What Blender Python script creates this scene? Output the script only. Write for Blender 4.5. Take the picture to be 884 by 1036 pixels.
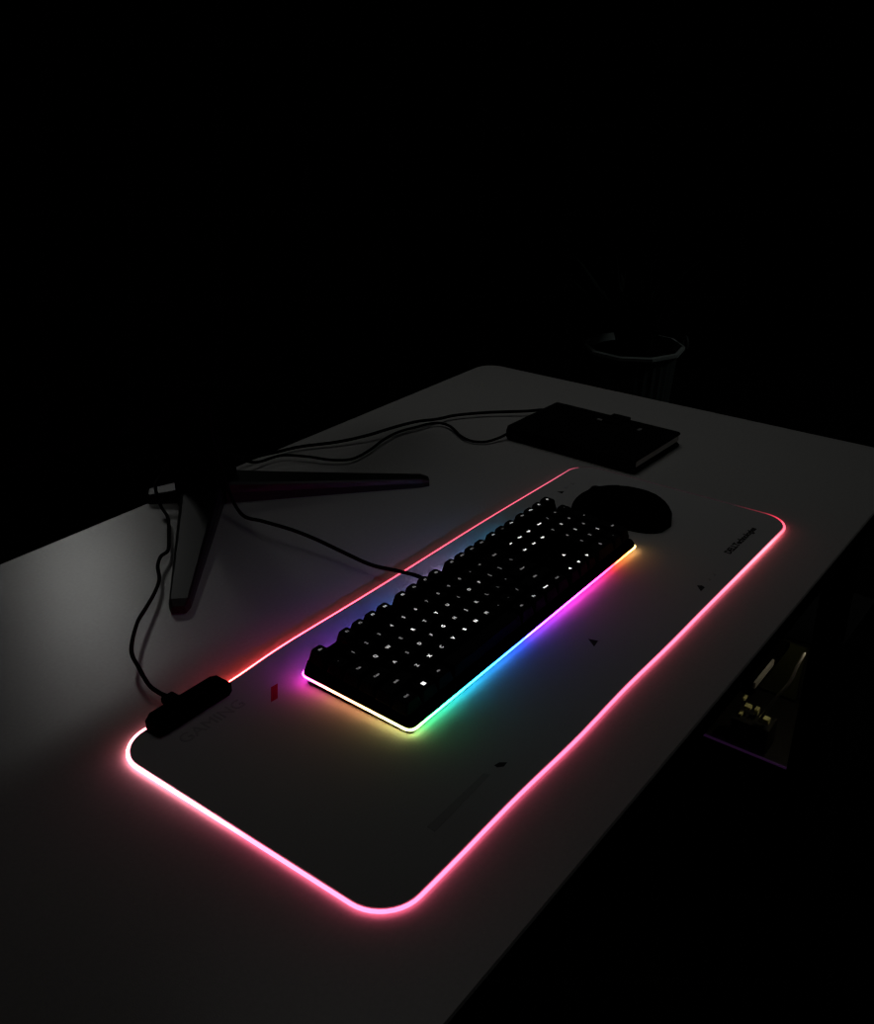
import bpy, bmesh, math, random
from mathutils import Vector, Matrix
for o in list(bpy.data.objects): bpy.data.objects.remove(o)
SC = bpy.context.scene
COL = SC.collection
PI = math.pi
W_PX, H_PX = 884, 1036
# ---------------------------------------------------------------- camera
YAW, PITCH, FPX = 0.6503, 0.4463, 1002.3
cd = bpy.data.cameras.new('camera'); cam = bpy.data.objects.new('camera', cd); COL.objects.link(cam)
cd.sensor_fit = 'HORIZONTAL'; cd.sensor_width = 36; cd.lens = 36*FPX/W_PX; cd.clip_start = .02
fwd = Vector((math.cos(YAW)*math.cos(PITCH), math.sin(YAW)*math.cos(PITCH), -math.sin(PITCH)))
cam.location = (-.3736, -.6356, .5573)
cam.rotation_euler = fwd.to_track_quat('-Z', 'Y').to_euler()
SC.camera = cam
# ---------------------------------------------------------------- world, lights, exposure
w = bpy.data.worlds.new('world'); SC.world = w; w.use_nodes = True
w.node_tree.nodes['Background'].inputs[0].default_value = (.9, 1, .95, 1)
w.node_tree.nodes['Background'].inputs[1].default_value = .0008
SC.view_settings.view_transform = 'Standard'; SC.view_settings.look = 'None'
SC.view_settings.exposure = 0; SC.view_settings.gamma = 1; SC.view_settings.use_curve_mapping = False

def area(name, loc, aim, size, power, color, spread=180, sy=None):
    l = bpy.data.lights.new(name, 'AREA'); l.size = size; l.energy = power; l.color = color; l.spread = math.radians(spread)
    if sy: l.shape = 'RECTANGLE'; l.size_y = sy
    o = bpy.data.objects.new(name, l); COL.objects.link(o); o.location = loc
    o.rotation_euler = (Vector(aim)-Vector(loc)).to_track_quat('-Z', 'Y').to_euler()
    return o
# faint light left in the dark room, and a small daylight gap behind the desk
area('dim_ceiling_glow', (.86, .22, 1.76), (.70, .03, 0), 1.2, .42, (1, .99, .96), 76)
area('doorway_light', (1.32, 2.24, 1.26), (.14, .22, 0), .22, .0215, (1, 1, .97), 22)

area('planter_fill', (3.2, -1.3, 1.6), (2.5, .8, -.3), .8, .46, (.93, 1, .97), 80)  # added fill, brightens the planter rim and right wall
# ---------------------------------------------------------------- materials
def mat(name, col, rough=.5, spec=.5, metal=0, coat=0, noise=None, bump=None, emit=None, estr=0):
    m = bpy.data.materials.new(name); m.use_nodes = True; nt = m.node_tree; b = nt.nodes['Principled BSDF']
    b.inputs['Base Color'].default_value = (*col, 1); b.inputs['Roughness'].default_value = rough
    b.inputs['Specular IOR Level'].default_value = spec; b.inputs['Metallic'].default_value = metal
    b.inputs['Coat Weight'].default_value = coat
    tc = nt.nodes.new('ShaderNodeTexCoord')
    if noise:
        n = nt.nodes.new('ShaderNodeTexNoise'); n.inputs['Scale'].default_value = noise[0]; n.inputs['Detail'].default_value = 4
        nt.links.new(tc.outputs['Object'], n.inputs['Vector'])
        r = nt.nodes.new('ShaderNodeValToRGB')
        r.color_ramp.elements[0].color = (*[c*(1-noise[1]) for c in col], 1); r.color_ramp.elements[1].color = (*[c*(1+noise[1]) for c in col], 1)
        nt.links.new(n.outputs['Fac'], r.inputs[0]); nt.links.new(r.outputs[0], b.inputs['Base Color'])
    if bump:
        n = nt.nodes.new('ShaderNodeTexNoise'); n.inputs['Scale'].default_value = bump[0]; n.inputs['Detail'].default_value = 3
        nt.links.new(tc.outputs['Object'], n.inputs['Vector'])
        k = nt.nodes.new('ShaderNodeBump'); k.inputs['Strength'].default_value = bump[1]; k.inputs['Distance'].default_value = bump[2]
        nt.links.new(n.outputs['Fac'], k.inputs['Height']); nt.links.new(k.outputs[0], b.inputs['Normal'])
    if emit:
        b.inputs['Emission Color'].default_value = (*emit, 1); b.inputs['Emission Strength'].default_value = estr
    return m
def led(name, axis, lo, hi, stops):
    """light strip whose LED colours run along an object axis; stops = (pos, (r,g,b), strength)"""
    m = bpy.data.materials.new(name); m.use_nodes = True; nt = m.node_tree; nt.nodes.clear()
    out = nt.nodes.new('ShaderNodeOutputMaterial'); e = nt.nodes.new('ShaderNodeEmission')
    tc = nt.nodes.new('ShaderNodeTexCoord'); sp = nt.nodes.new('ShaderNodeSeparateXYZ'); mr = nt.nodes.new('ShaderNodeMapRange')
    nt.links.new(tc.outputs['Object'], sp.inputs[0]); nt.links.new(sp.outputs[axis], mr.inputs['Value'])
    mr.inputs['From Min'].default_value = lo; mr.inputs['From Max'].default_value = hi
    r = nt.nodes.new('ShaderNodeValToRGB'); nt.links.new(mr.outputs[0], r.inputs[0])
    mx = max(s[2]*max(s[1]) for s in stops)
    el = r.color_ramp.elements
    for i, (p_, c, s) in enumerate(stops):
        q = el[i] if i < 2 else el.new(p_)
        q.position = p_; q.color = (*[v*s/mx for v in c], 1)
    e.inputs['Strength'].default_value = mx
    nt.links.new(r.outputs[0], e.inputs['Color']); nt.links.new(e.outputs[0], out.inputs[0])
    return m

M = dict(
    desk=mat('pale_grey_laminate', (.42, .42, .41), .27, .38, noise=(260, .10), bump=(900, .25, .0004)),
    desk_edge=mat('dark_edge_band', (.12, .12, .12), .6, .3),
    pad=mat('grey_cloth', (.42, .42, .42), .92, .15, noise=(500, .08), bump=(1400, .3, .0003)),
    print=mat('dark_print', (.03, .03, .03), .9, .1),
    faint=mat('faint_print', (.33, .33, .33), .92, .1),
    redprint=mat('red_print', (.32, .01, .03), .9, .1),
    black=mat('black_plastic', (.0015, .0015, .0015), .7, .0),
    key=mat('black_keycap', (.0025, .0025, .0025), .6, .05),
    rubber=mat('black_rubber', (.003, .003, .003), .8, .05),
    gloss=mat('satin_black_metal', (.008, .010, .009), .36, .22),
    screen=mat('dark_screen', (.0008, .0008, .0008), .8, .0),
    leather=mat('black_leatherette', (.002, .002, .002), .7, .04, bump=(300, .3, .0006)),
    paper=mat('pale_page_edges', (.8, .78, .74), .8, .2),
    foil=mat('grey_emblem', (.22, .22, .22), .5, .4),
    wallb=mat('black_wall', (.0012, .0012, .0012), 1, 0),
    wallr=mat('charcoal_wall', (.055, .06, .058), .95, .05, noise=(3, .2)),
    floor=mat('dark_floor', (.004, .004, .004), .9, .05, noise=(6, .3)),
    pot=mat('dark_ribbed_plastic', (.075, .092, .088), .6, .3),
    rim=mat('pale_rim', (.45, .50, .48), .5, .4),
    leaf=mat('dark_leaf', (.010, .018, .013), .7, .2, noise=(30, .4)),
    soil=mat('soil', (.006, .005, .004), 1, 0),
    steel=mat('black_steel', (.01, .01, .01), .6, .3),
    pcb=mat('circuit_board', (.03, .035, .012), .6, .3, noise=(60, .5)),
    olive=mat('pale_yellow_connector', (.75, .75, .38), .6, .3),
    chrome=mat('brushed_metal', (.6, .6, .6), .4, .5, metal=.6),
    glass=None)
g = bpy.data.materials.new('clear_glass'); g.use_nodes = True
nt = g.node_tree; nt.nodes.clear(); o_ = nt.nodes.new('ShaderNodeOutputMaterial'); mx = nt.nodes.new('ShaderNodeMixShader')
tr = nt.nodes.new('ShaderNodeBsdfTransparent'); tr.inputs[0].default_value = (.75, .75, .75, 1)
gl = nt.nodes.new('ShaderNodeBsdfGlossy'); gl.inputs['Roughness'].default_value = .05
fr = nt.nodes.new('ShaderNodeFresnel'); nt.links.new(fr.outputs[0], mx.inputs[0]); nt.links.new(tr.outputs[0], mx.inputs[1]); nt.links.new(gl.outputs[0], mx.inputs[2]); nt.links.new(mx.outputs[0], o_.inputs[0])
M['glass'] = g

# ---------------------------------------------------------------- helpers
def obj(name, bm, m, parent=None, smooth=False):
    me = bpy.data.meshes.new(name)
    bmesh.ops.recalc_face_normals(bm, faces=bm.faces)
    bm.to_mesh(me); bm.free()
    for x in (m if isinstance(m, (list, tuple)) else [m]): me.materials.append(x)
    if smooth:
        me.polygons.foreach_set('use_smooth', [True]*len(me.polygons))
    o = bpy.data.objects.new(name, me); COL.objects.link(o)
    if parent: o.parent = parent
    return o
def thing(name, label, cat, loc=(0, 0, 0), rot=(0, 0, 0), group=None):
    o = bpy.data.objects.new(name, None); COL.objects.link(o); o.location = loc; o.rotation_euler = rot
    o.empty_display_size = .02
    return tag(o, label, cat, group)
def tag(o, label, cat, group=None):
    o['label'] = label; o['category'] = cat
    if group: o['group'] = group
    return o
def struct(o): o['kind'] = 'structure'; return o
def bx(bm, x0, x1, y0, y1, z0, z1, bev=0, seg=2, mtx=None):
    r = bmesh.ops.create_cube(bm, size=1)
    for v in r['verts']:
        v.co = Vector(((x0+x1)/2+v.co.x*(x1-x0), (y0+y1)/2+v.co.y*(y1-y0), (z0+z1)/2+v.co.z*(z1-z0)))
        if mtx: v.co = mtx @ v.co
    if bev:
        es = list({e for v in r['verts'] for e in v.link_edges})
        bmesh.ops.bevel(bm, geom=es, offset=bev, segments=seg, profile=.5, affect='EDGES')
    return bm
def box(name, m, parent, *a, **k): return obj(name, bx(bmesh.new(), *a, **k), m, parent)
def rrect(x0, x1, y0, y1, r, n=8):
    pts = []
    for cx, cy, a in ((x1-r, y1-r, 0), (x0+r, y1-r, 90), (x0+r, y0+r, 180), (x1-r, y0+r, 270)):
        for i in range(n+1):
            t = math.radians(a+90*i/n); pts.append((cx+r*math.cos(t), cy+r*math.sin(t)))
    return pts
def offset(pts, d):
    n = len(pts); out = []
    for i in range(n):
        a, b, c = Vector(pts[i-1]), Vector(pts[i]), Vector(pts[(i+1) % n])
        t = (c-a).normalized(); nn = Vector((t.y, -t.x)); out.append((b+nn*d)[:])
    return out
def slab(bm, rings):
    """stack of equally long outlines (pts, z) closed top and bottom"""
    rs = [[bm.verts.new((p[0], p[1], z)) for p in pts] for pts, z in rings]
    n = len(rs[0])
    for a, b in zip(rs, rs[1:]):
        for i in range(n): bm.faces.new((a[i], a[(i+1) % n], b[(i+1) % n], b[i]))
    bm.faces.new(rs[-1]); bm.faces.new(rs[0][::-1])
    return bm
def catmull(P, n=10, closed=False):
    P = [Vector(p) for p in P]; out = []
    N = len(P)
    for i in range(N if closed else N-1):
        if closed: a, b, c, d = P[i-1], P[i], P[(i+1) % N], P[(i+2) % N]
        else: a, b, c, d = P[max(i-1, 0)], P[i], P[i+1], P[min(i+2, N-1)]
        for k in range(n):
            t = k/n
            out.append(.5*((2*b)+(c-a)*t+(2*a-5*b+4*c-d)*t*t+(3*b-a-3*c+d)*t**3))
    if not closed: out.append(P[-1])
    return out
def tube(bm, path, r, seg=8, closed=False, matf=None):
    path = [Vector(p) for p in path]; n = len(path); rings = []
    for i, p in enumerate(path):
        if closed: t = path[(i+1) % n]-path[i-1]
        else: t = path[min(i+1, n-1)]-path[max(i-1, 0)]
        t.normalize(); u = Vector((0, 0, 1)).cross(t)
        if u.length < 1e-4: u = Vector((1, 0, 0))
        u.normalize(); v = t.cross(u)
        rr = r[i] if isinstance(r, (list, tuple)) else r
        rings.append([bm.verts.new(p+rr*(math.cos(2*PI*k/seg)*u+math.sin(2*PI*k/seg)*v)) for k in range(seg)])
    for i in range(n if closed else n-1):
        a, b = rings[i], rings[(i+1) % n]
        for k in range(seg):
            f = bm.faces.new((a[k], a[(k+1) % seg], b[(k+1) % seg], b[k])); f.smooth = True
            if matf: f.material_index = matf(i)
    if not closed: bm.faces.new(rings[0][::-1]); bm.faces.new(rings[-1])
    return bm
def text_mesh(body, size, thick=.0, align='CENTER', bold=0):
    c = bpy.data.curves.new('t', 'FONT'); c.body = body; c.size = size; c.align_x = align; c.align_y = 'CENTER'; c.resolution_u = 3; c.extrude = thick; c.offset = bold
    o = bpy.data.objects.new('t', c); COL.objects.link(o)
    bpy.context.view_layer.update()
    me = bpy.data.meshes.new_from_object(o.evaluated_get(bpy.context.evaluated_depsgraph_get()))
    bpy.data.objects.remove(o); bpy.data.curves.remove(c)
    return me
def text_part(name, body, size, m, parent, loc, rotz=0, thick=.0001, bold=0):
    me = text_mesh(body, size, thick, bold=bold); me.name = name; me.materials.clear(); me.materials.append(m)
    o = bpy.data.objects.new(name, me); COL.objects.link(o); o.parent = parent; o.location = loc; o.rotation_euler = (0, 0, rotz)
    return o
def poly_part(name, polys, m, parent, z, h=.0003):
    bm = bmesh.new()
    for pts in polys:
        slab(bm, [(pts, z), (pts, z+h)])
    return obj(name, bm, m, parent)

# ---------------------------------------------------------------- room
FL = -.73
struct(box('floor', M['floor'], None, -2.6, 5.0, -3.0, 3.3, FL-.05, FL))
struct(box('ceiling', M['wallb'], None, -2.6, 5.0, -3.0, 3.3, 1.80, 1.85))
struct(box('wall_back', M['wallb'], None, -2.65, 4.95, 3.2, 3.3, FL, 1.80))
struct(box('wall_right', M['wallr'], None, 4.95, 5.05, -3.0, 3.3, FL, 1.80))
struct(box('wall_left', M['wallb'], None, -2.7, -2.6, -3.0, 3.3, FL, 1.80))
struct(box('wall_front', M['wallb'], None, -2.6, 5.0, -3.1, -3.0, FL, 1.80))
struct(box('baseboard_right', M['wallb'], None, 4.93, 4.95, -3.0, 3.2, FL, FL+.09, bev=.004))

# ---------------------------------------------------------------- desk
desk = thing('desk', 'long pale grey desk with rounded far corner carrying the glowing keyboard and mat', 'desk', (.3, 0, FL))
def drel(o): o.location = (-.3, 0, -FL); return o
o = rrect(-.75, 1.133, -.385, .392, .035)
bm = slab(bmesh.new(), [(offset(o, -.0015), -.0265), (o, -.025), (o, -.0015), (offset(o, -.0015), 0)])
for f in bm.faces:
    if abs(f.normal.z) < .3 and f.calc_center_median().z < -.0008: f.material_index = 1
bm.normal_update()
for f in bm.faces: f.material_index = 1 if abs(f.normal.z) < .5 else 0
drel(obj('desktop', bm, [M['desk'], M['desk_edge']], desk))
for x in (-.68, 1.03):
    for y in (-.33, .33):
        drel(box('leg', M['steel'], desk, x-.02, x+.02, y-.02, y+.02, FL, -.0265, bev=.003))
    drel(box('side_rail', M['steel'], desk, x-.015, x+.015, -.31, .31, -.066, -.0265, bev=.003))

# ---------------------------------------------------------------- lit mat
PX0, PX1, PY0, PY1, PT = 0.0, .80, -.309, 0.0, .0040
pad = thing('desk_mat', 'large grey gaming mouse mat with a glowing pink edge lying on the desk', 'mouse mat')
def wob(pts):
    out = []
    for x, y in pts:
        dy = 0
        if y < -.27: dy = .0009*math.sin((x-.1)*30)*math.exp(-((x-.25)/.2)**2)
        if y > -.04: dy = -.0055*math.exp(-((x-.125)/.055)**2)+.001*math.sin(x*14)
        out.append((x, y+dy))
    return out
def densify(pts, step=.012):
    out = []; n = len(pts)
    for i in range(n):
        a, b = Vector(pts[i]), Vector(pts[(i+1) % n]); k = max(1, int((b-a).length/step))
        for j in range(k): out.append((a+(b-a)*j/k)[:])
    return out
outl = wob(densify(rrect(PX0, PX1, PY0, PY1, .034, 10)))
bm = slab(bmesh.new(), [(offset(outl, -.0005), .0002), (outl, .0008), (outl, PT-.0008), (offset(outl, -.001), PT)])
obj('cloth_surface', bm, M['pad'], pad)
core = [b if p_[1] > -.012 and .04 < p_[0] < .77 else a for a, b, p_ in zip(offset(outl, .0011), offset(outl, .0002), outl)]
pk = (1, .26, .50)
leds = [led('edge_led_front', 0, 0, .8, [(0, (1, .125, .25), 3.8), (.35, (1, .115, .23), 3.3), (.7, (1, .13, .22), 3.4), (.9, (1, .15, .20), 4.4), (1, (1, .05, .10), 2)]),
        led('edge_led_left', 1, -.309, 0, [(0, (1, .125, .25), 3.8), (.45, (1, .14, .26), 5.2), (.8, (1, .26, .36), 10), (1, (1, .24, .34), 13)]),
        led('edge_led_back', 0, 0, .8, [(0, (1, .24, .30), 10), (.10, (1, .2, .25), 9), (.155, (1, .055, .05), 32), (.22, (1, .045, .06), 24), (.30, (1, .05, .09), 13), (.45, (1, .07, .12), 5), (.7, (1, .11, .18), 2.0), (.93, (.9, .15, .25), 1.2), (1, (.5, .2, .25), .03)]),
        led('edge_led_right', 1, -.309, 0, [(0, (1, .05, .10), 2), (.12, (.9, .1, .16), .25), (.25, (.4, .2, .25), .06), (1, (.4, .25, .28), .05)])]
def side(x, y):
    # which side of the mat a point of the outline belongs to
    d = {0: abs(y-PY0), 1: abs(x-PX0), 2: abs(y-PY1), 3: abs(x-PX1)}
    return min(d, key=d.get)
tube(bm := bmesh.new(), [(x, y, .0025) for x, y in core], .0016, 8, True, matf=lambda i: side(*core[i]))
obj('light_tube', bm, leds, pad)
ZP = PT+.00012
text_part('printed_lettering', 'GAMING', .0185, M['faint'], pad, (.079, -.0385, ZP-.00002), 0)
text_part('printed_lettering', 'DELLTechnologies', .0112, M['print'], pad, (.7075, -.2795, ZP), 0, bold=.0005)
poly_part('red_mark', [[(.1301, -.0598), (.1382, -.0605), (.1548, -.0436), (.1464, -.043)]], M['redprint'], pad, PT-.0001)
poly_part('dark_mark', [[(.1814, -.2771), (.1859, -.281), (.1917, -.2802), (.1876, -.2749), (.1819, -.2737)]], M['print'], pad, PT-.0001)
poly_part('dark_mark', [[(.3922, -.252), (.4042, -.2498), (.4013, -.24)]], M['print'], pad, PT-.0001)
poly_part('triangle_mark', [[(.694, -.035), (.703, -.033), (.696, -.026)]], M['print'], pad, PT-.0001)
poly_part('triangle_mark', [[(.711, -.032), (.718, -.031), (.713, -.026)]], M['faint'], pad, PT-.0001)
poly_part('triangle_mark', [[(.728, -.033), (.736, -.031), (.730, -.026)]], M['faint'], pad, PT-.0001)
poly_part('triangle_mark', [[(.5615, -.2917), (.5724, -.2916), (.5746, -.2871), (.5712, -.2827)]], M['print'], pad, PT-.0001)
poly_part('triangle_mark', [[(.588, -.290), (.594, -.290), (.594, -.286)]], M['faint'], pad, PT-.0001)
poly_part('triangle_mark', [[(.602, -.290), (.608, -.290), (.608, -.286)]], M['faint'], pad, PT-.0001)
poly_part('faint_stripe', [[(.0902, -.2808), (.1707, -.2774), (.1682, -.2721), (.0908, -.2727)]], M['faint'], pad, PT-.0001)

# controller box clipped on the back edge of the mat
ctl = thing('light_controller', 'small black light controller box clipped on the back left edge of the mat', 'controller', (.078, -.008, PT))
pts = [(-.0425, -.011), (-.036, -.0135), (.036, -.0135), (.0425, -.010), (.0425, .009), (.036, .0135), (-.034, .0135), (-.0425, .008)]
obj('housing', slab(bmesh.new(), [(pts, 0), (pts, .0085), (offset(pts, -.0015), .0105), (offset(pts, -.004), .0112)]), M['black'], ctl)
obj('button', slab(bmesh.new(), [([(x*.14+.012, y*.35) for x, y in pts], .0111), ([(x*.12+.012, y*.3) for x, y in pts], .0123)]), M['rubber'], ctl)
box('cable_boot', M['rubber'], ctl, -.012, .002, .0132, .026, .001, .0085, bev=.002)
usb = [(.073, .019, .0095), (.073, .030, .009), (.0745, .045, .010), (.083, .070, .014), (.096, .098, .016), (.131, .135, .015), (.160, .158, .012), (.186, .178, .010), (.210, .200, .009),
       (.226, .222, .012), (.243, .238, .012), (.262, .249, .009), (.290, .282, .009), (.319, .320, .009), (.333, .351, .012), (.344, .372, .030), (.366, .385, .036), (.388, .380, .07), (.396, .377, .14), (.396, .377, .34)]
usb = [Vector(q)-Vector((.10*0, 0, 0)) for q in usb]
tag(obj('cable', tube(bmesh.new(), catmull(usb), .0022), M['rubber']), 'thin black cable curling from the light controller up past the stand leg', 'cable')

# ---------------------------------------------------------------- keyboard
KX, KY, KL, KD = .168, -.195, .441, .134
kb = thing('keyboard', 'black mechanical keyboard with white-lit keys and a rainbow light strip, lying on the mat', 'keyboard', (KX, KY, PT+.0004), (math.radians(2.5), 0, math.radians(.7)))
o = rrect(.0, KL, 0, KD, .008, 6); body = offset(o, -.0018)
obj('base', slab(bmesh.new(), [(offset(body, -.002), .0), (body, .0015), (body, .0044)]), M['black'], kb)
def wedge(o):
    bm = slab(bmesh.new(), [(offset(o, -.0010), .0060), (offset(o, -.0012), .0080), (offset(o, -.0045), .0125), (offset(o, -.006), .0129)])
    for v in bm.verts:
        if v.co.z > .01: v.co.z += .052*v.co.y
    return bm
obj('top_plate', wedge(o), M['black'], kb)
ring_i = offset(o, -.0033)
bm = bmesh.new(); n = len(o)
rg = [[bm.verts.new((x, y, z)) for x, y in pp] for pp, z in ((ring_i, .0042), (offset(o, .0001), .0043), (offset(o, .0005), .0051), (offset(o, .0001), .0059), (ring_i, .0061))]
def kside(x, y):
    d = {0: y, 1: x, 2: KD-y, 3: KL-x}; return min(d, key=d.get)
for a, b in zip(rg, rg[1:]):
    for i in range(n):
        f = bm.faces.new((a[i], a[(i+1) % n], b[(i+1) % n], b[i])); c = f.calc_center_median(); f.material_index = kside(c.x, c.y)
KS = 1.0
kleds = [led('key_led_front', 0, 0, KL, [(0, (.75, .95, .25), 11.6), (.05, (.12, 1, .30), 11.6), (.12, (.05, .9, .55), 11.6), (.19, (.03, .65, .95), 11.6), (.29, (.03, .35, 1), 11.6), (.42, (.04, .08, 1), 14.5), (.53, (.45, .05, 1), 14.5),
                                    (.65, (1, .05, .75), 14.5), (.78, (1, .04, .40), 13.05), (.86, (1, .04, .06), 11.6), (.93, (1, .30, .06), 11.6), (1, (1, .55, .18), 11.6)]),
         led('key_led_left', 1, 0, KD, [(0, (.85, .95, .30), 9.6), (.18, (.95, .80, .25), 9.6), (.45, (1, .42, .17), 9.6), (.7, (1, .32, .18), 9.6), (.86, (1, .10, .30), 13.2), (1, (1, .03, .50), 16.8)]),
         led('key_led_back', 0, 0, KL, [(0, (1, .03, .50), 30), (.06, (.70, .05, .80), 34), (.18, (.38, .06, 1), 36), (.30, (.10, .14, 1), 40), (.42, (.10, .35, .95), 34), (.52, (.65, .32, .75), 50), (.64, (.45, .35, .80), 40), (.76, (.04, .40, .80), 44), (.88, (.03, .35, .60), 20), (1, (.1, .2, .3), 1)]),
         led('key_led_right', 1, 0, KD, [(0, (1, .55, .18), 8), (.10, (1, .6, .25), 1.2), (.3, (.8, .5, .3), 0.15), (1, (.3, .2, .2), 0.1)])]
obj('light_strip', bm, kleds, kb)
for x in (.03, KL-.055):
    box('tilt_foot', M['rubber'], kb, x, x+.025, KD-.022, KD-.014, -.0054, .0005, bev=.001)
U = .01905
LV = [mat('legend_lit_%s' % nme, (.02, .02, .02), .6, .2, emit=(1, .98, .98), estr=s) for nme, s in (('faint', .05), ('dim', .22), ('medium', .62), ('bright', 1.5))]
rows = [ # y centre (units from the front), [(label, width units, gap before, level)]
 (5.75, [('Esc',1,0,1),('F1',1,1,1),('F2',1,0,1),('F3',1,0,2),('F4',1,0,2),('F5',1,.5,2),('F6',1,0,1),('F7',1,0,1),('F8',1,0,1),('F9',1,.5,1),('F10',1,0,1),('F11',1,0,1),('F12',1,0,1),('Prt',1,.25,2),('Scr',1,0,0),('Pau',1,0,2),('Vo',1,.25,1),('Mu',1,0,2),('Pl',1,0,2),('St',1,0,2)]),
 (4.5, [('`',1,0,0),('1',1,0,1),('2',1,0,1),('3',1,0,1),('4',1,0,2),('5',1,0,2),('6',1,0,2),('7',1,0,1),('8',1,0,1),('9',1,0,1),('0',1,0,1),('-',1,0,1),('=',1,0,1),('Back',2,0,1),('Ins',1,.25,3),('Hm',1,0,3),('PgU',1,0,3),('Num',1,.25,3),('/',1,0,1),('*',1,0,1),('-',1,0,0)]),
 (3.5, [('Tab',1.5,0,1),('Q',1,0,2),('W',1,0,2),('E',1,0,1),('R',1,0,3),('T',1,0,2),('Y',1,0,3),('U',1,0,2),('I',1,0,1),('O',1,0,2),('P',1,0,2),('[',1,0,1),(']',1,0,1),('\\',1.5,0,1),('Del',1,.25,3),('End',1,0,3),('PgD',1,0,3),('7',1,.25,1),('8',1,0,2),('9',1,0,1),('+v',1,0,1)]),
 (2.5, [('Caps',1.75,0,1),('A',1,0,2),('S',1,0,1),('D',1,0,2),('F',1,0,2),('G',1,0,3),('H',1,0,2),('J',1,0,2),('K',1,0,2),('L',1,0,1),(';',1,0,1),("'",1,0,1),('Enter',2.25,0,1),('4',1,3.5,1),('5',1,0,2),('6',1,0,1)]),
 (1.5, [('Shift',2.25,0,1),('Z',1,0,2),('X',1,0,3),('C',1,0,2),('V',1,0,3),('B',1,0,3),('N',1,0,3),('M',1,0,2),(',',1,0,1),('.',1,0,1),('/',1,0,1),('Shift',2.75,0,1),('^',1,1.25,3),('1',1,1.25,1),('2',1,0,1),('3',1,0,2),('Ent',1,0,1)]),
 (.5, [('Ctrl',1.25,0,1),('Win',1.25,0,3),('Alt',1.25,0,1),('space',6.25,0,1),('Alt',1.25,0,1),('Fn',1.25,0,2),('Menu',1.25,0,3),('Ctrl',1.25,0,1),('<',1,.25,3),('v',1,0,3),('>',1,0,3),('0',2,.25,1),('.',1,0,1)])]
X0, Y0 = .0027, .0070
def keycap(bm, cx, cy, wd, hy, zb, h):
    ww, hh = wd*U-.0012, hy*U-.0012
    b = rrect(cx-ww/2, cx+ww/2, cy-hh/2, cy+hh/2, .0012, 3)
    def top(i, r, dy=.0): return rrect(cx-ww/2+i, cx+ww/2-i, cy-hh/2+i+dy, cy+hh/2-i*.6+dy, r, 3)
    slab(bm, [(b, zb), (rrect(cx-ww/2+.0002, cx+ww/2-.0002, cy-hh/2+.0002, cy+hh/2-.0002, .0012, 3), zb+.0012), (top(.0024, .0022), zb+h-.0008), (top(.0032, .0022), zb+h)])
    bx(bm, cx-.0065, cx+.0065, cy-.0065, cy+.0065, .0122+.052*(cy-.008), zb+.0006)
def tri(cx, cy, s, a):
    return [(cx+s*math.cos(a+k*2*PI/3), cy+s*math.sin(a+k*2*PI/3)) for k in range(3)]
for ri, (ry, keys) in enumerate(rows):
    x = 0
    zb, h = .0162+.056*(Y0+ry*U), (.0108, .0110, .0104, .0098, .0100, .0104)[5-ri] if ri else .0118
    for lab, wd, gap, lv in keys:
        x += gap; cx = X0+(x+wd/2)*U; rise = .0015*min(1, x/16); hy, cy = 1, Y0+ry*U
        if lab in ('+v', 'Ent'): hy, cy = 2, Y0+(ry-.5)*U
        bm = bmesh.new(); keycap(bm, cx, cy, wd, hy, zb, h+rise)
        k = obj('spacebar' if lab == 'space' else 'keycap', bm, M['key'], kb)
        m, zt = LV[lv], zb+h+rise+.00005
        if lab == 'Win': 
            poly_part('legend', [[(cx+i*.0021-.0019, cy+j*.0021-.0019), (cx+i*.0021-.0001, cy+j*.0021-.0019), (cx+i*.0021-.0001, cy+j*.0021-.0001), (cx+i*.0021-.0019, cy+j*.0021-.0001)] for i in (0, 1) for j in (0, 1)], m, k, zt-.0002)
        elif lab in '^<>v' : poly_part('legend', [tri(cx, cy, .0022, {'^': PI/2, '<': PI, '>': 0, 'v': -PI/2}[lab])], m, k, zt-.0002)
        elif lab != 'space':
            s = .0054 if len(lab) == 1 else (.0040 if len(lab) == 2 else .0033)
            text_part('legend', lab[0] if lab == '+v' else lab, s, m, k, (cx, cy+.001, zt))
        x += wd
# lock lights beside the numpad top and small badge
kc = [(.372, -.052, .022), (.375, -.038, .021), (.378, -.010, .016), (.376, .030, .012), (.377, .076, .014), (.376, .115, .018), (.374, .154, .020), (.372, .202, .018), (.374, .240, .014), (.384, .272, .028), (.397, .300, .056), (.405, .322, .09), (.405, .324, .14), (.405, .324, .33)]
tag(obj('cable', tube(bmesh.new(), catmull(kc), .0024), M['rubber']), 'straight black cable running from the keyboard across the mat edge to the monitor stand', 'cable')

# ---------------------------------------------------------------- mouse
ms = thing('mouse', 'black computer mouse with domed back on the mat beside the keyboard', 'mouse', (.6806, -.130, PT), (0, 0, math.radians(8)))
def mouse_shell(y0, y1, x0, x1, inset=0, lift=0):
    bm = bmesh.new(); NY, NX = 24, 22; g_ = []
    for j in range(NY+1):
        v = j/NY; y = y0+(y1-y0)*v; row = []
        for i in range(NX+1):
            u = i/NX; s = x0+(x1-x0)*u
            t = max(-1, min(1, y/.066)); hw = (.0375-.002*math.cos(t*3))*(1-abs(t)**3.2)**(1/2.4)
            hh = 0.0385*(1-.10*(t+.35)**2*1)*(1-abs(t)**3.0)**.5*(1-.22*max(0, t))
            z = max(.0, hh*(1-abs(s)**2.6)**.5) if abs(s) < 1 else 0
            row.append(bm.verts.new((s*(hw-inset), y, z+lift)))
        g_.append(row)
    for j in range(NY):
        for i in range(NX):
            f = bm.faces.new((g_[j][i], g_[j][i+1], g_[j+1][i+1], g_[j+1][i])); f.smooth = True
    return bm
bm = mouse_shell(-.066, .066, -1, 1)
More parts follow.
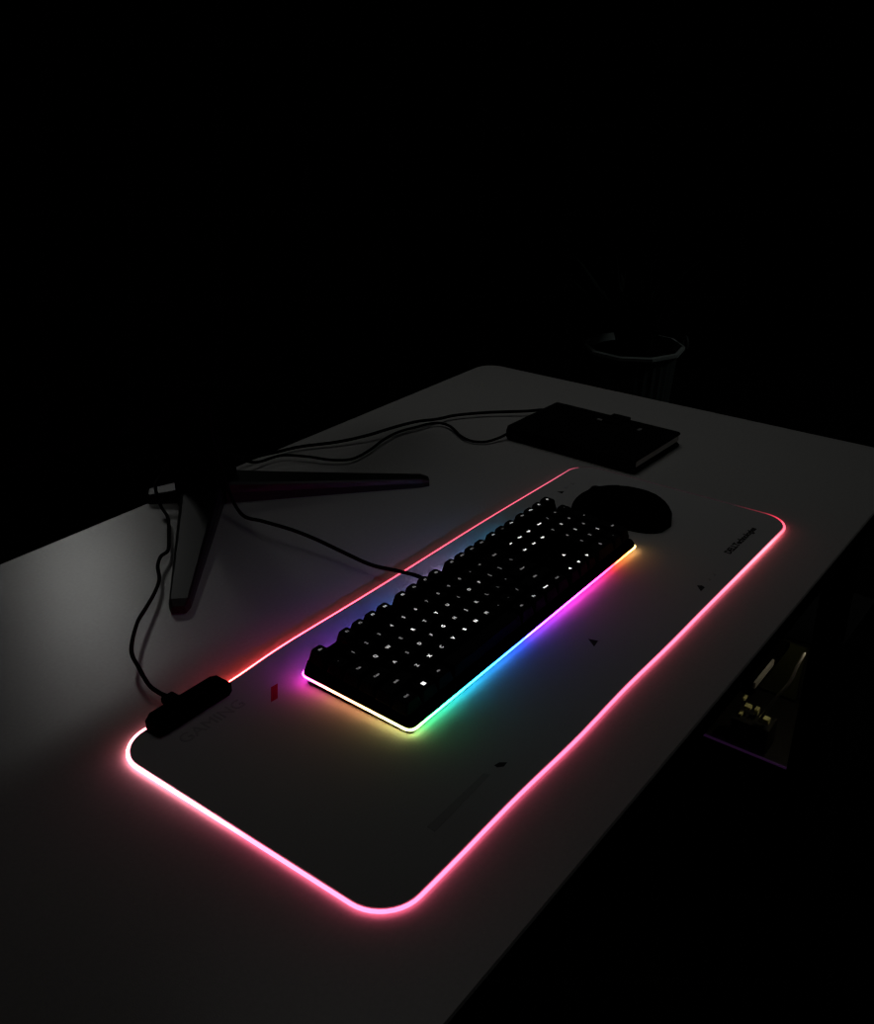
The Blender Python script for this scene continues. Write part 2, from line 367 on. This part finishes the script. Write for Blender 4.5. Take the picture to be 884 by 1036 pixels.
bmesh.ops.remove_doubles(bm, verts=bm.verts, dist=1e-5)
bmesh.ops.holes_fill(bm, edges=[e for e in bm.edges if e.is_boundary])
obj('body', bm, M['black'], ms)
def sol(o, t): 
    m_ = o.modifiers.new('s', 'SOLIDIFY'); m_.thickness = t; m_.offset = 1; return o
sol(obj('button', mouse_shell(.012, .060, -.82, -.10, 0, .0002), M['black'], ms), .0006)
sol(obj('button', mouse_shell(.012, .060, .10, .82, 0, .0002), M['black'], ms), .0006)
bm = bmesh.new(); bmesh.ops.create_cone(bm, cap_ends=True, segments=24, radius1=.0105, radius2=.0105, depth=.007, matrix=Matrix.Translation((0, .036, .0225)) @ Matrix.Rotation(PI/2, 4, 'Y'))
obj('scroll_wheel', bm, M['rubber'], ms)

# ---------------------------------------------------------------- notebook with cables
nb = thing('notebook', 'closed black hardcover notebook with a clasp strap at the far end of the desk', 'notebook', (.818, -.079, 0), (0, 0, math.radians(-1.5)))
NX, NY, NH = .144, .222, .022
o = rrect(0, NX, 0, NY, .006, 4)
obj('cover', slab(bmesh.new(), [(offset(o, -.001), .0), (o, .001), (o, .0032), (offset(o, -.001), .0040)]), M['leather'], nb)
obj('cover', slab(bmesh.new(), [(offset(o, -.001), NH-.004), (o, NH-.003), (o, NH-.001), (offset(o, -.0015), NH)]), M['leather'], nb)
pg = rrect(.006, NX-.004, .0015, NY-.003, .002, 3)
obj('pages', slab(bmesh.new(), [(pg, .0092), (pg, NH-.004)]), M['paper'], nb)
pg2 = rrect(.006, NX-.004, .003, NY-.003, .002, 3)
obj('back_block', slab(bmesh.new(), [(pg2, .0039), (pg2, .0093)]), M['leather'], nb)
bm = bmesh.new()
prof = [(.009, .0012), (.002, .0015), (-.001, .005), (-.0015, .011), (-.001, .017), (.002, .0205), (.009, .0208)]
for a in range(len(prof)-1): pass
vs = [[bm.verts.new((px_, y_, pz_)) for px_, pz_ in prof] for y_ in (.002, NY-.002)]
for a in range(len(prof)-1): bm.faces.new((vs[0][a], vs[0][a+1], vs[1][a+1], vs[1][a]))
bm.faces.new(vs[0]); bm.faces.new(vs[1][::-1]); bm.faces.new((vs[0][0], vs[1][0], vs[1][-1], vs[0][-1]))
obj('spine', bm, M['leather'], nb)
bm = bmesh.new(); bx(bm, NX-.035, NX+.0035, .088, .118, NH-.0004, NH+.0026, bev=.001); bx(bm, NX+.0005, NX+.0035, .088, .118, .0, NH+.002, bev=.001)
obj('clasp_strap', bm, M['leather'], nb)
box('clasp_stud', M['foil'], nb, NX-.034, NX-.028, .106, .128, NH-.0002, NH+.0009)
box('emblem', M['foil'], nb, NX-.036, NX-.026, .052, .057, NH-.0002, NH+.0006)
n1 = [(.974, .120, .007), (.958, .150, .008), (.930, .176, .008), (.891, .222, .007), (.850, .255, .007), (.813, .268, .008), (.776, .280, .012), (.734, .288, .014), (.687, .306, .010), (.644, .330, .007), (.599, .362, .006), (.556, .377, .006), (.51, .380, .014), (.468, .388, .034), (.434, .382, .06), (.418, .378, .12), (.418, .378, .34)]
n2 = [(.826, .139, .010), (.806, .146, .006), (.787, .156, .004), (.778, .175, .004), (.785, .200, .004), (.807, .237, .005), (.803, .262, .006), (.769, .273, .007), (.734, .282, .007), (.694, .279, .007), (.652, .270, .006), (.611, .268, .006), (.588, .288, .007), (.574, .324, .008), (.554, .356, .008), (.511, .363, .010), (.476, .362, .030), (.446, .366, .055), (.428, .376, .10), (.426, .376, .34)]
n1[0] = (.962, .147, .007); n1[1] = (.950, .160, .008)
tag(obj('cable', tube(bmesh.new(), catmull(n1), .0026), M['rubber']), 'black cable from behind the notebook to the monitor stand, upper of the pair', 'cable')
tag(obj('cable', tube(bmesh.new(), catmull(n2), .0022), M['rubber']), 'black cable looping out of the near left notebook corner, lower of the pair', 'cable')

# ---------------------------------------------------------------- monitor on its stand
mo = thing('monitor', 'black monitor with dark screen on a splayed leg stand at the back of the desk', 'monitor', (.405, .350, 0))
C0 = Vector((.405, .350))
def leg(tip, w0, w1, h0, h1):
    d = (Vector(tip)-C0); L = d.length; d.normalize(); nrm = Vector((-d.y, d.x)); bm = bmesh.new(); rings = []
    for t in (0, .25, .5, .75, .965, 1):
        p = d*(L*t); hw = (w0+(w1-w0)*t)/2*(1 if t < 1 else .7); hh = (h0+(h1-h0)*min(1, t)**.8)*(1 if t < 1 else .75)
        rings.append([bm.verts.new((p.x+nrm.x*s, p.y+nrm.y*s, z)) for s, z in ((-hw, 0), (hw, 0), (hw, hh*.55), (hw*.9, hh*.9), (hw*.75, hh), (-hw*.75, hh), (-hw*.9, hh*.9), (-hw, hh*.55))])
    for a, b in zip(rings, rings[1:]):
        for i in range(8): bm.faces.new((a[i], a[(i+1) % 8], b[(i+1) % 8], b[i]))
    bm.faces.new(rings[0]); bm.faces.new(rings[-1][::-1])
    return bm
obj('stand_leg', leg((.185, .137), .060, .022, .030, .012), M['gloss'], mo)
obj('stand_leg', leg((.618, .133), .060, .020, .030, .012), M['gloss'], mo)
obj('stand_leg', leg((.349, .399), .044, .026, .024, .012), M['gloss'], mo)
obj('stand_leg', leg((.458, .384), .044, .026, .024, .012), M['gloss'], mo)
hub = [(.044*math.cos(a*PI/12), .036*math.sin(a*PI/12)-.006) for a in range(24)]
obj('hub', slab(bmesh.new(), [(hub, 0), (hub, .034), ([(x*.85, y*.85) for x, y in hub], .042)]), M['black'], mo)
colp = rrect(-.026, .026, -.018, .018, .008, 4)
obj('column', slab(bmesh.new(), [(colp, .03), (colp, .42), (offset(colp, -.003), .424)]), M['black'], mo)
box('mount_plate', M['black'], mo, -.05, .05, -.042, -.014, .33, .43, bev=.004)
box('panel', M['black'], mo, -.39, .39, -.068, -.040, .150, .605, bev=.004)
box('screen', M['screen'], mo, -.384, .384, -.0688, -.0676, .168, .599)

# ---------------------------------------------------------------- planter beyond the desk
pc_ = Vector((2.19, .60, -.24))
pl = thing('planter', 'dark ribbed planter with a pale faceted rim standing beyond the desk end', 'planter', (pc_.x, pc_.y, FL))
hz = pc_.z-FL
def ngon(r, n, rib=0, ph=0): return [((r+(rib if i % 2 else 0))*math.cos(2*PI*i/n+ph), (r+(rib if i % 2 else 0))*math.sin(2*PI*i/n+ph)) for i in range(n)]
obj('pot', slab(bmesh.new(), [(ngon(.088, 60, .003), 0), (ngon(.120, 60, .004), hz-.03), (ngon(.122, 60, 0), hz-.02)]), M['pot'], pl)
bm = bmesh.new(); R1 = ngon(.146, 10, 0, .2); R2 = ngon(.136, 10, 0, .2)
a = [bm.verts.new((x, y, hz-.010)) for x, y in R1]; b = [bm.verts.new((x, y, hz-.002)) for x, y in R1]; c = [bm.verts.new((x, y, hz)) for x, y in R2]; d = [bm.verts.new((x*.98, y*.98, hz-.02)) for x, y in R2]; e_ = [bm.verts.new((x*.88, y*.88, hz-.025)) for x, y in R1]
for p_, q_ in ((a, b), (b, c), (c, d), (a, e_)):
    for i in range(10): bm.faces.new((p_[i], p_[(i+1) % 10], q_[(i+1) % 10], q_[i]))
obj('rim', bm, M['rim'], pl)
for s in (-1, 1):
    hd = [(.62*s*.22, -.78*s*.22)]
    ang = math.atan2(-.78*s, .62*s)
    P = [Vector((math.cos(ang+t)*.150, math.sin(ang+t)*.150, hz+dz)) for t, dz in ((-.16, -.008), (-.14, .012), (0, .02), (.14, .012), (.16, -.008))]
    obj('handle', tube(bmesh.new(), catmull(P, 5), .004, 6), M['pot'], pl)
obj('soil', slab(bmesh.new(), [(ngon(.115, 24), hz-.06), (ngon(.118, 24), hz-.018)]), M['soil'], pl)
random.seed(4); bm = bmesh.new()
for i in range(46):
    a_ = random.uniform(0, 2*PI); L = random.uniform(.16, .34); lean = random.uniform(.1, .75); wv = random.uniform(.010, .020)
    dr = Vector((math.cos(a_), math.sin(a_), 0)); sd = Vector((-dr.y, dr.x, 0)); prev = None; base = dr*random.uniform(.01, .05)
    for t in range(7):
        u = t/6; p_ = base+dr*(L*lean*u**1.5)+Vector((0, 0, hz-.02+L*(u-.35*lean*u*u))); ww = wv*math.sin(PI*min(.98, u*.9+.08))
        cur = [bm.verts.new(p_-sd*ww), bm.verts.new(p_+Vector((0, 0, -.004))), bm.verts.new(p_+sd*ww)]
        if prev:
            for q in (0, 1): bm.faces.new((prev[q], prev[q+1], cur[q+1], cur[q]))
        prev = cur
obj('foliage', bm, M['leaf'], pl)

# ---------------------------------------------------------------- computer tower below the desk
tw = thing('computer_tower', 'black computer tower with a glass side standing on the floor below the desk', 'computer', (1.10, -.10, FL))
T = -FL
TX, TY0, TY1, TH = .215, -.235, .20, .385      # local extents: x 0..TX, y TY0..TY1
bm = bmesh.new()
bx(bm, .0, TX, TY0, TY1, .015, .022); bx(bm, 0, TX, TY0, TY1, TH-.012, TH, bev=.003)
bx(bm, TX-.006, TX, TY0, TY1, .022, TH-.012); bx(bm, 0, TX-.006, TY1-.006, TY1, .022, TH-.012)
bx(bm, 0, TX-.006, TY0, TY0+.03, .022, TH-.012, bev=.004)
obj('case', bm, M['steel'], tw)
for x in (.02, TX-.04):
    for y in (TY0+.03, TY1-.05): box('foot', M['rubber'], tw, x, x+.02, y, y+.02, 0, .016)
box('glass_panel', M['glass'], tw, -.005, -.001, TY0+.028, TY1-.004, .018, TH-.004)
box('power_shroud', M['steel'], tw, .002, TX-.007, TY0+.031, TY1-.007, .023, .122)
box('violet_edge', mat('violet_edge_glow', (.01, .01, .01), emit=(.40, .12, .55), estr=.055), tw, -.0008, .0018, TY0+.034, TY1-.01, .122, .126)  # violet reflection along the shroud edge, put in as emission
box('mainboard', M['pcb'], tw, TX-.016, TX-.007, TY0+.10, TY1-.02, .13, TH-.02)
gp = box('graphics_card', M['black'], tw, .006, TX-.018, -.108, .12, .238, .268, bev=.004)
box('backplate', M['chrome'], gp, .004, TX-.12, -.1115, -.1075, .258, .270)
cr = obj('cpu_cooler', bx(bmesh.new(), .06, TX-.02, -.04, .08, .26, .35, bev=.004), M['black'], tw)
random.seed(2)
for cx_, cy_, cz_, w_, h_ in ((.012, -.126, .197, .018, .011), (.03, -.100, .196, .007, .012), (.03, -.086, .200, .012, .007), (.045, -.070, .206, .008, .006), (.02, -.075, .188, .006, .006)):
    box('connector', M['olive'], tw, cx_, cx_+.012, cy_-.016, cy_-.016+w_, cz_-.010, cz_-.010+h_, bev=.001)
box('cable_holder', M['steel'], tw, .010, .058, -.146, -.076, .123, .177, bev=.003)
box('added_case_fill', mat('added_fill_glow', (.01,.01,.01), emit=(1, .85, .55), estr=30), tw, .03, .12, TY0+.035, TY0+.045, TH-.016, TH-.0125)  # added emitter hidden under the case top, brightens the parts inside
obj('power_cable', tube(bmesh.new(), catmull([(.03, -.176, .345), (.014, -.172, .325), (.012, -.165, .290), (.012, -.145, .245), (.014, -.128, .196)]), .0028), M['chrome'], tw)
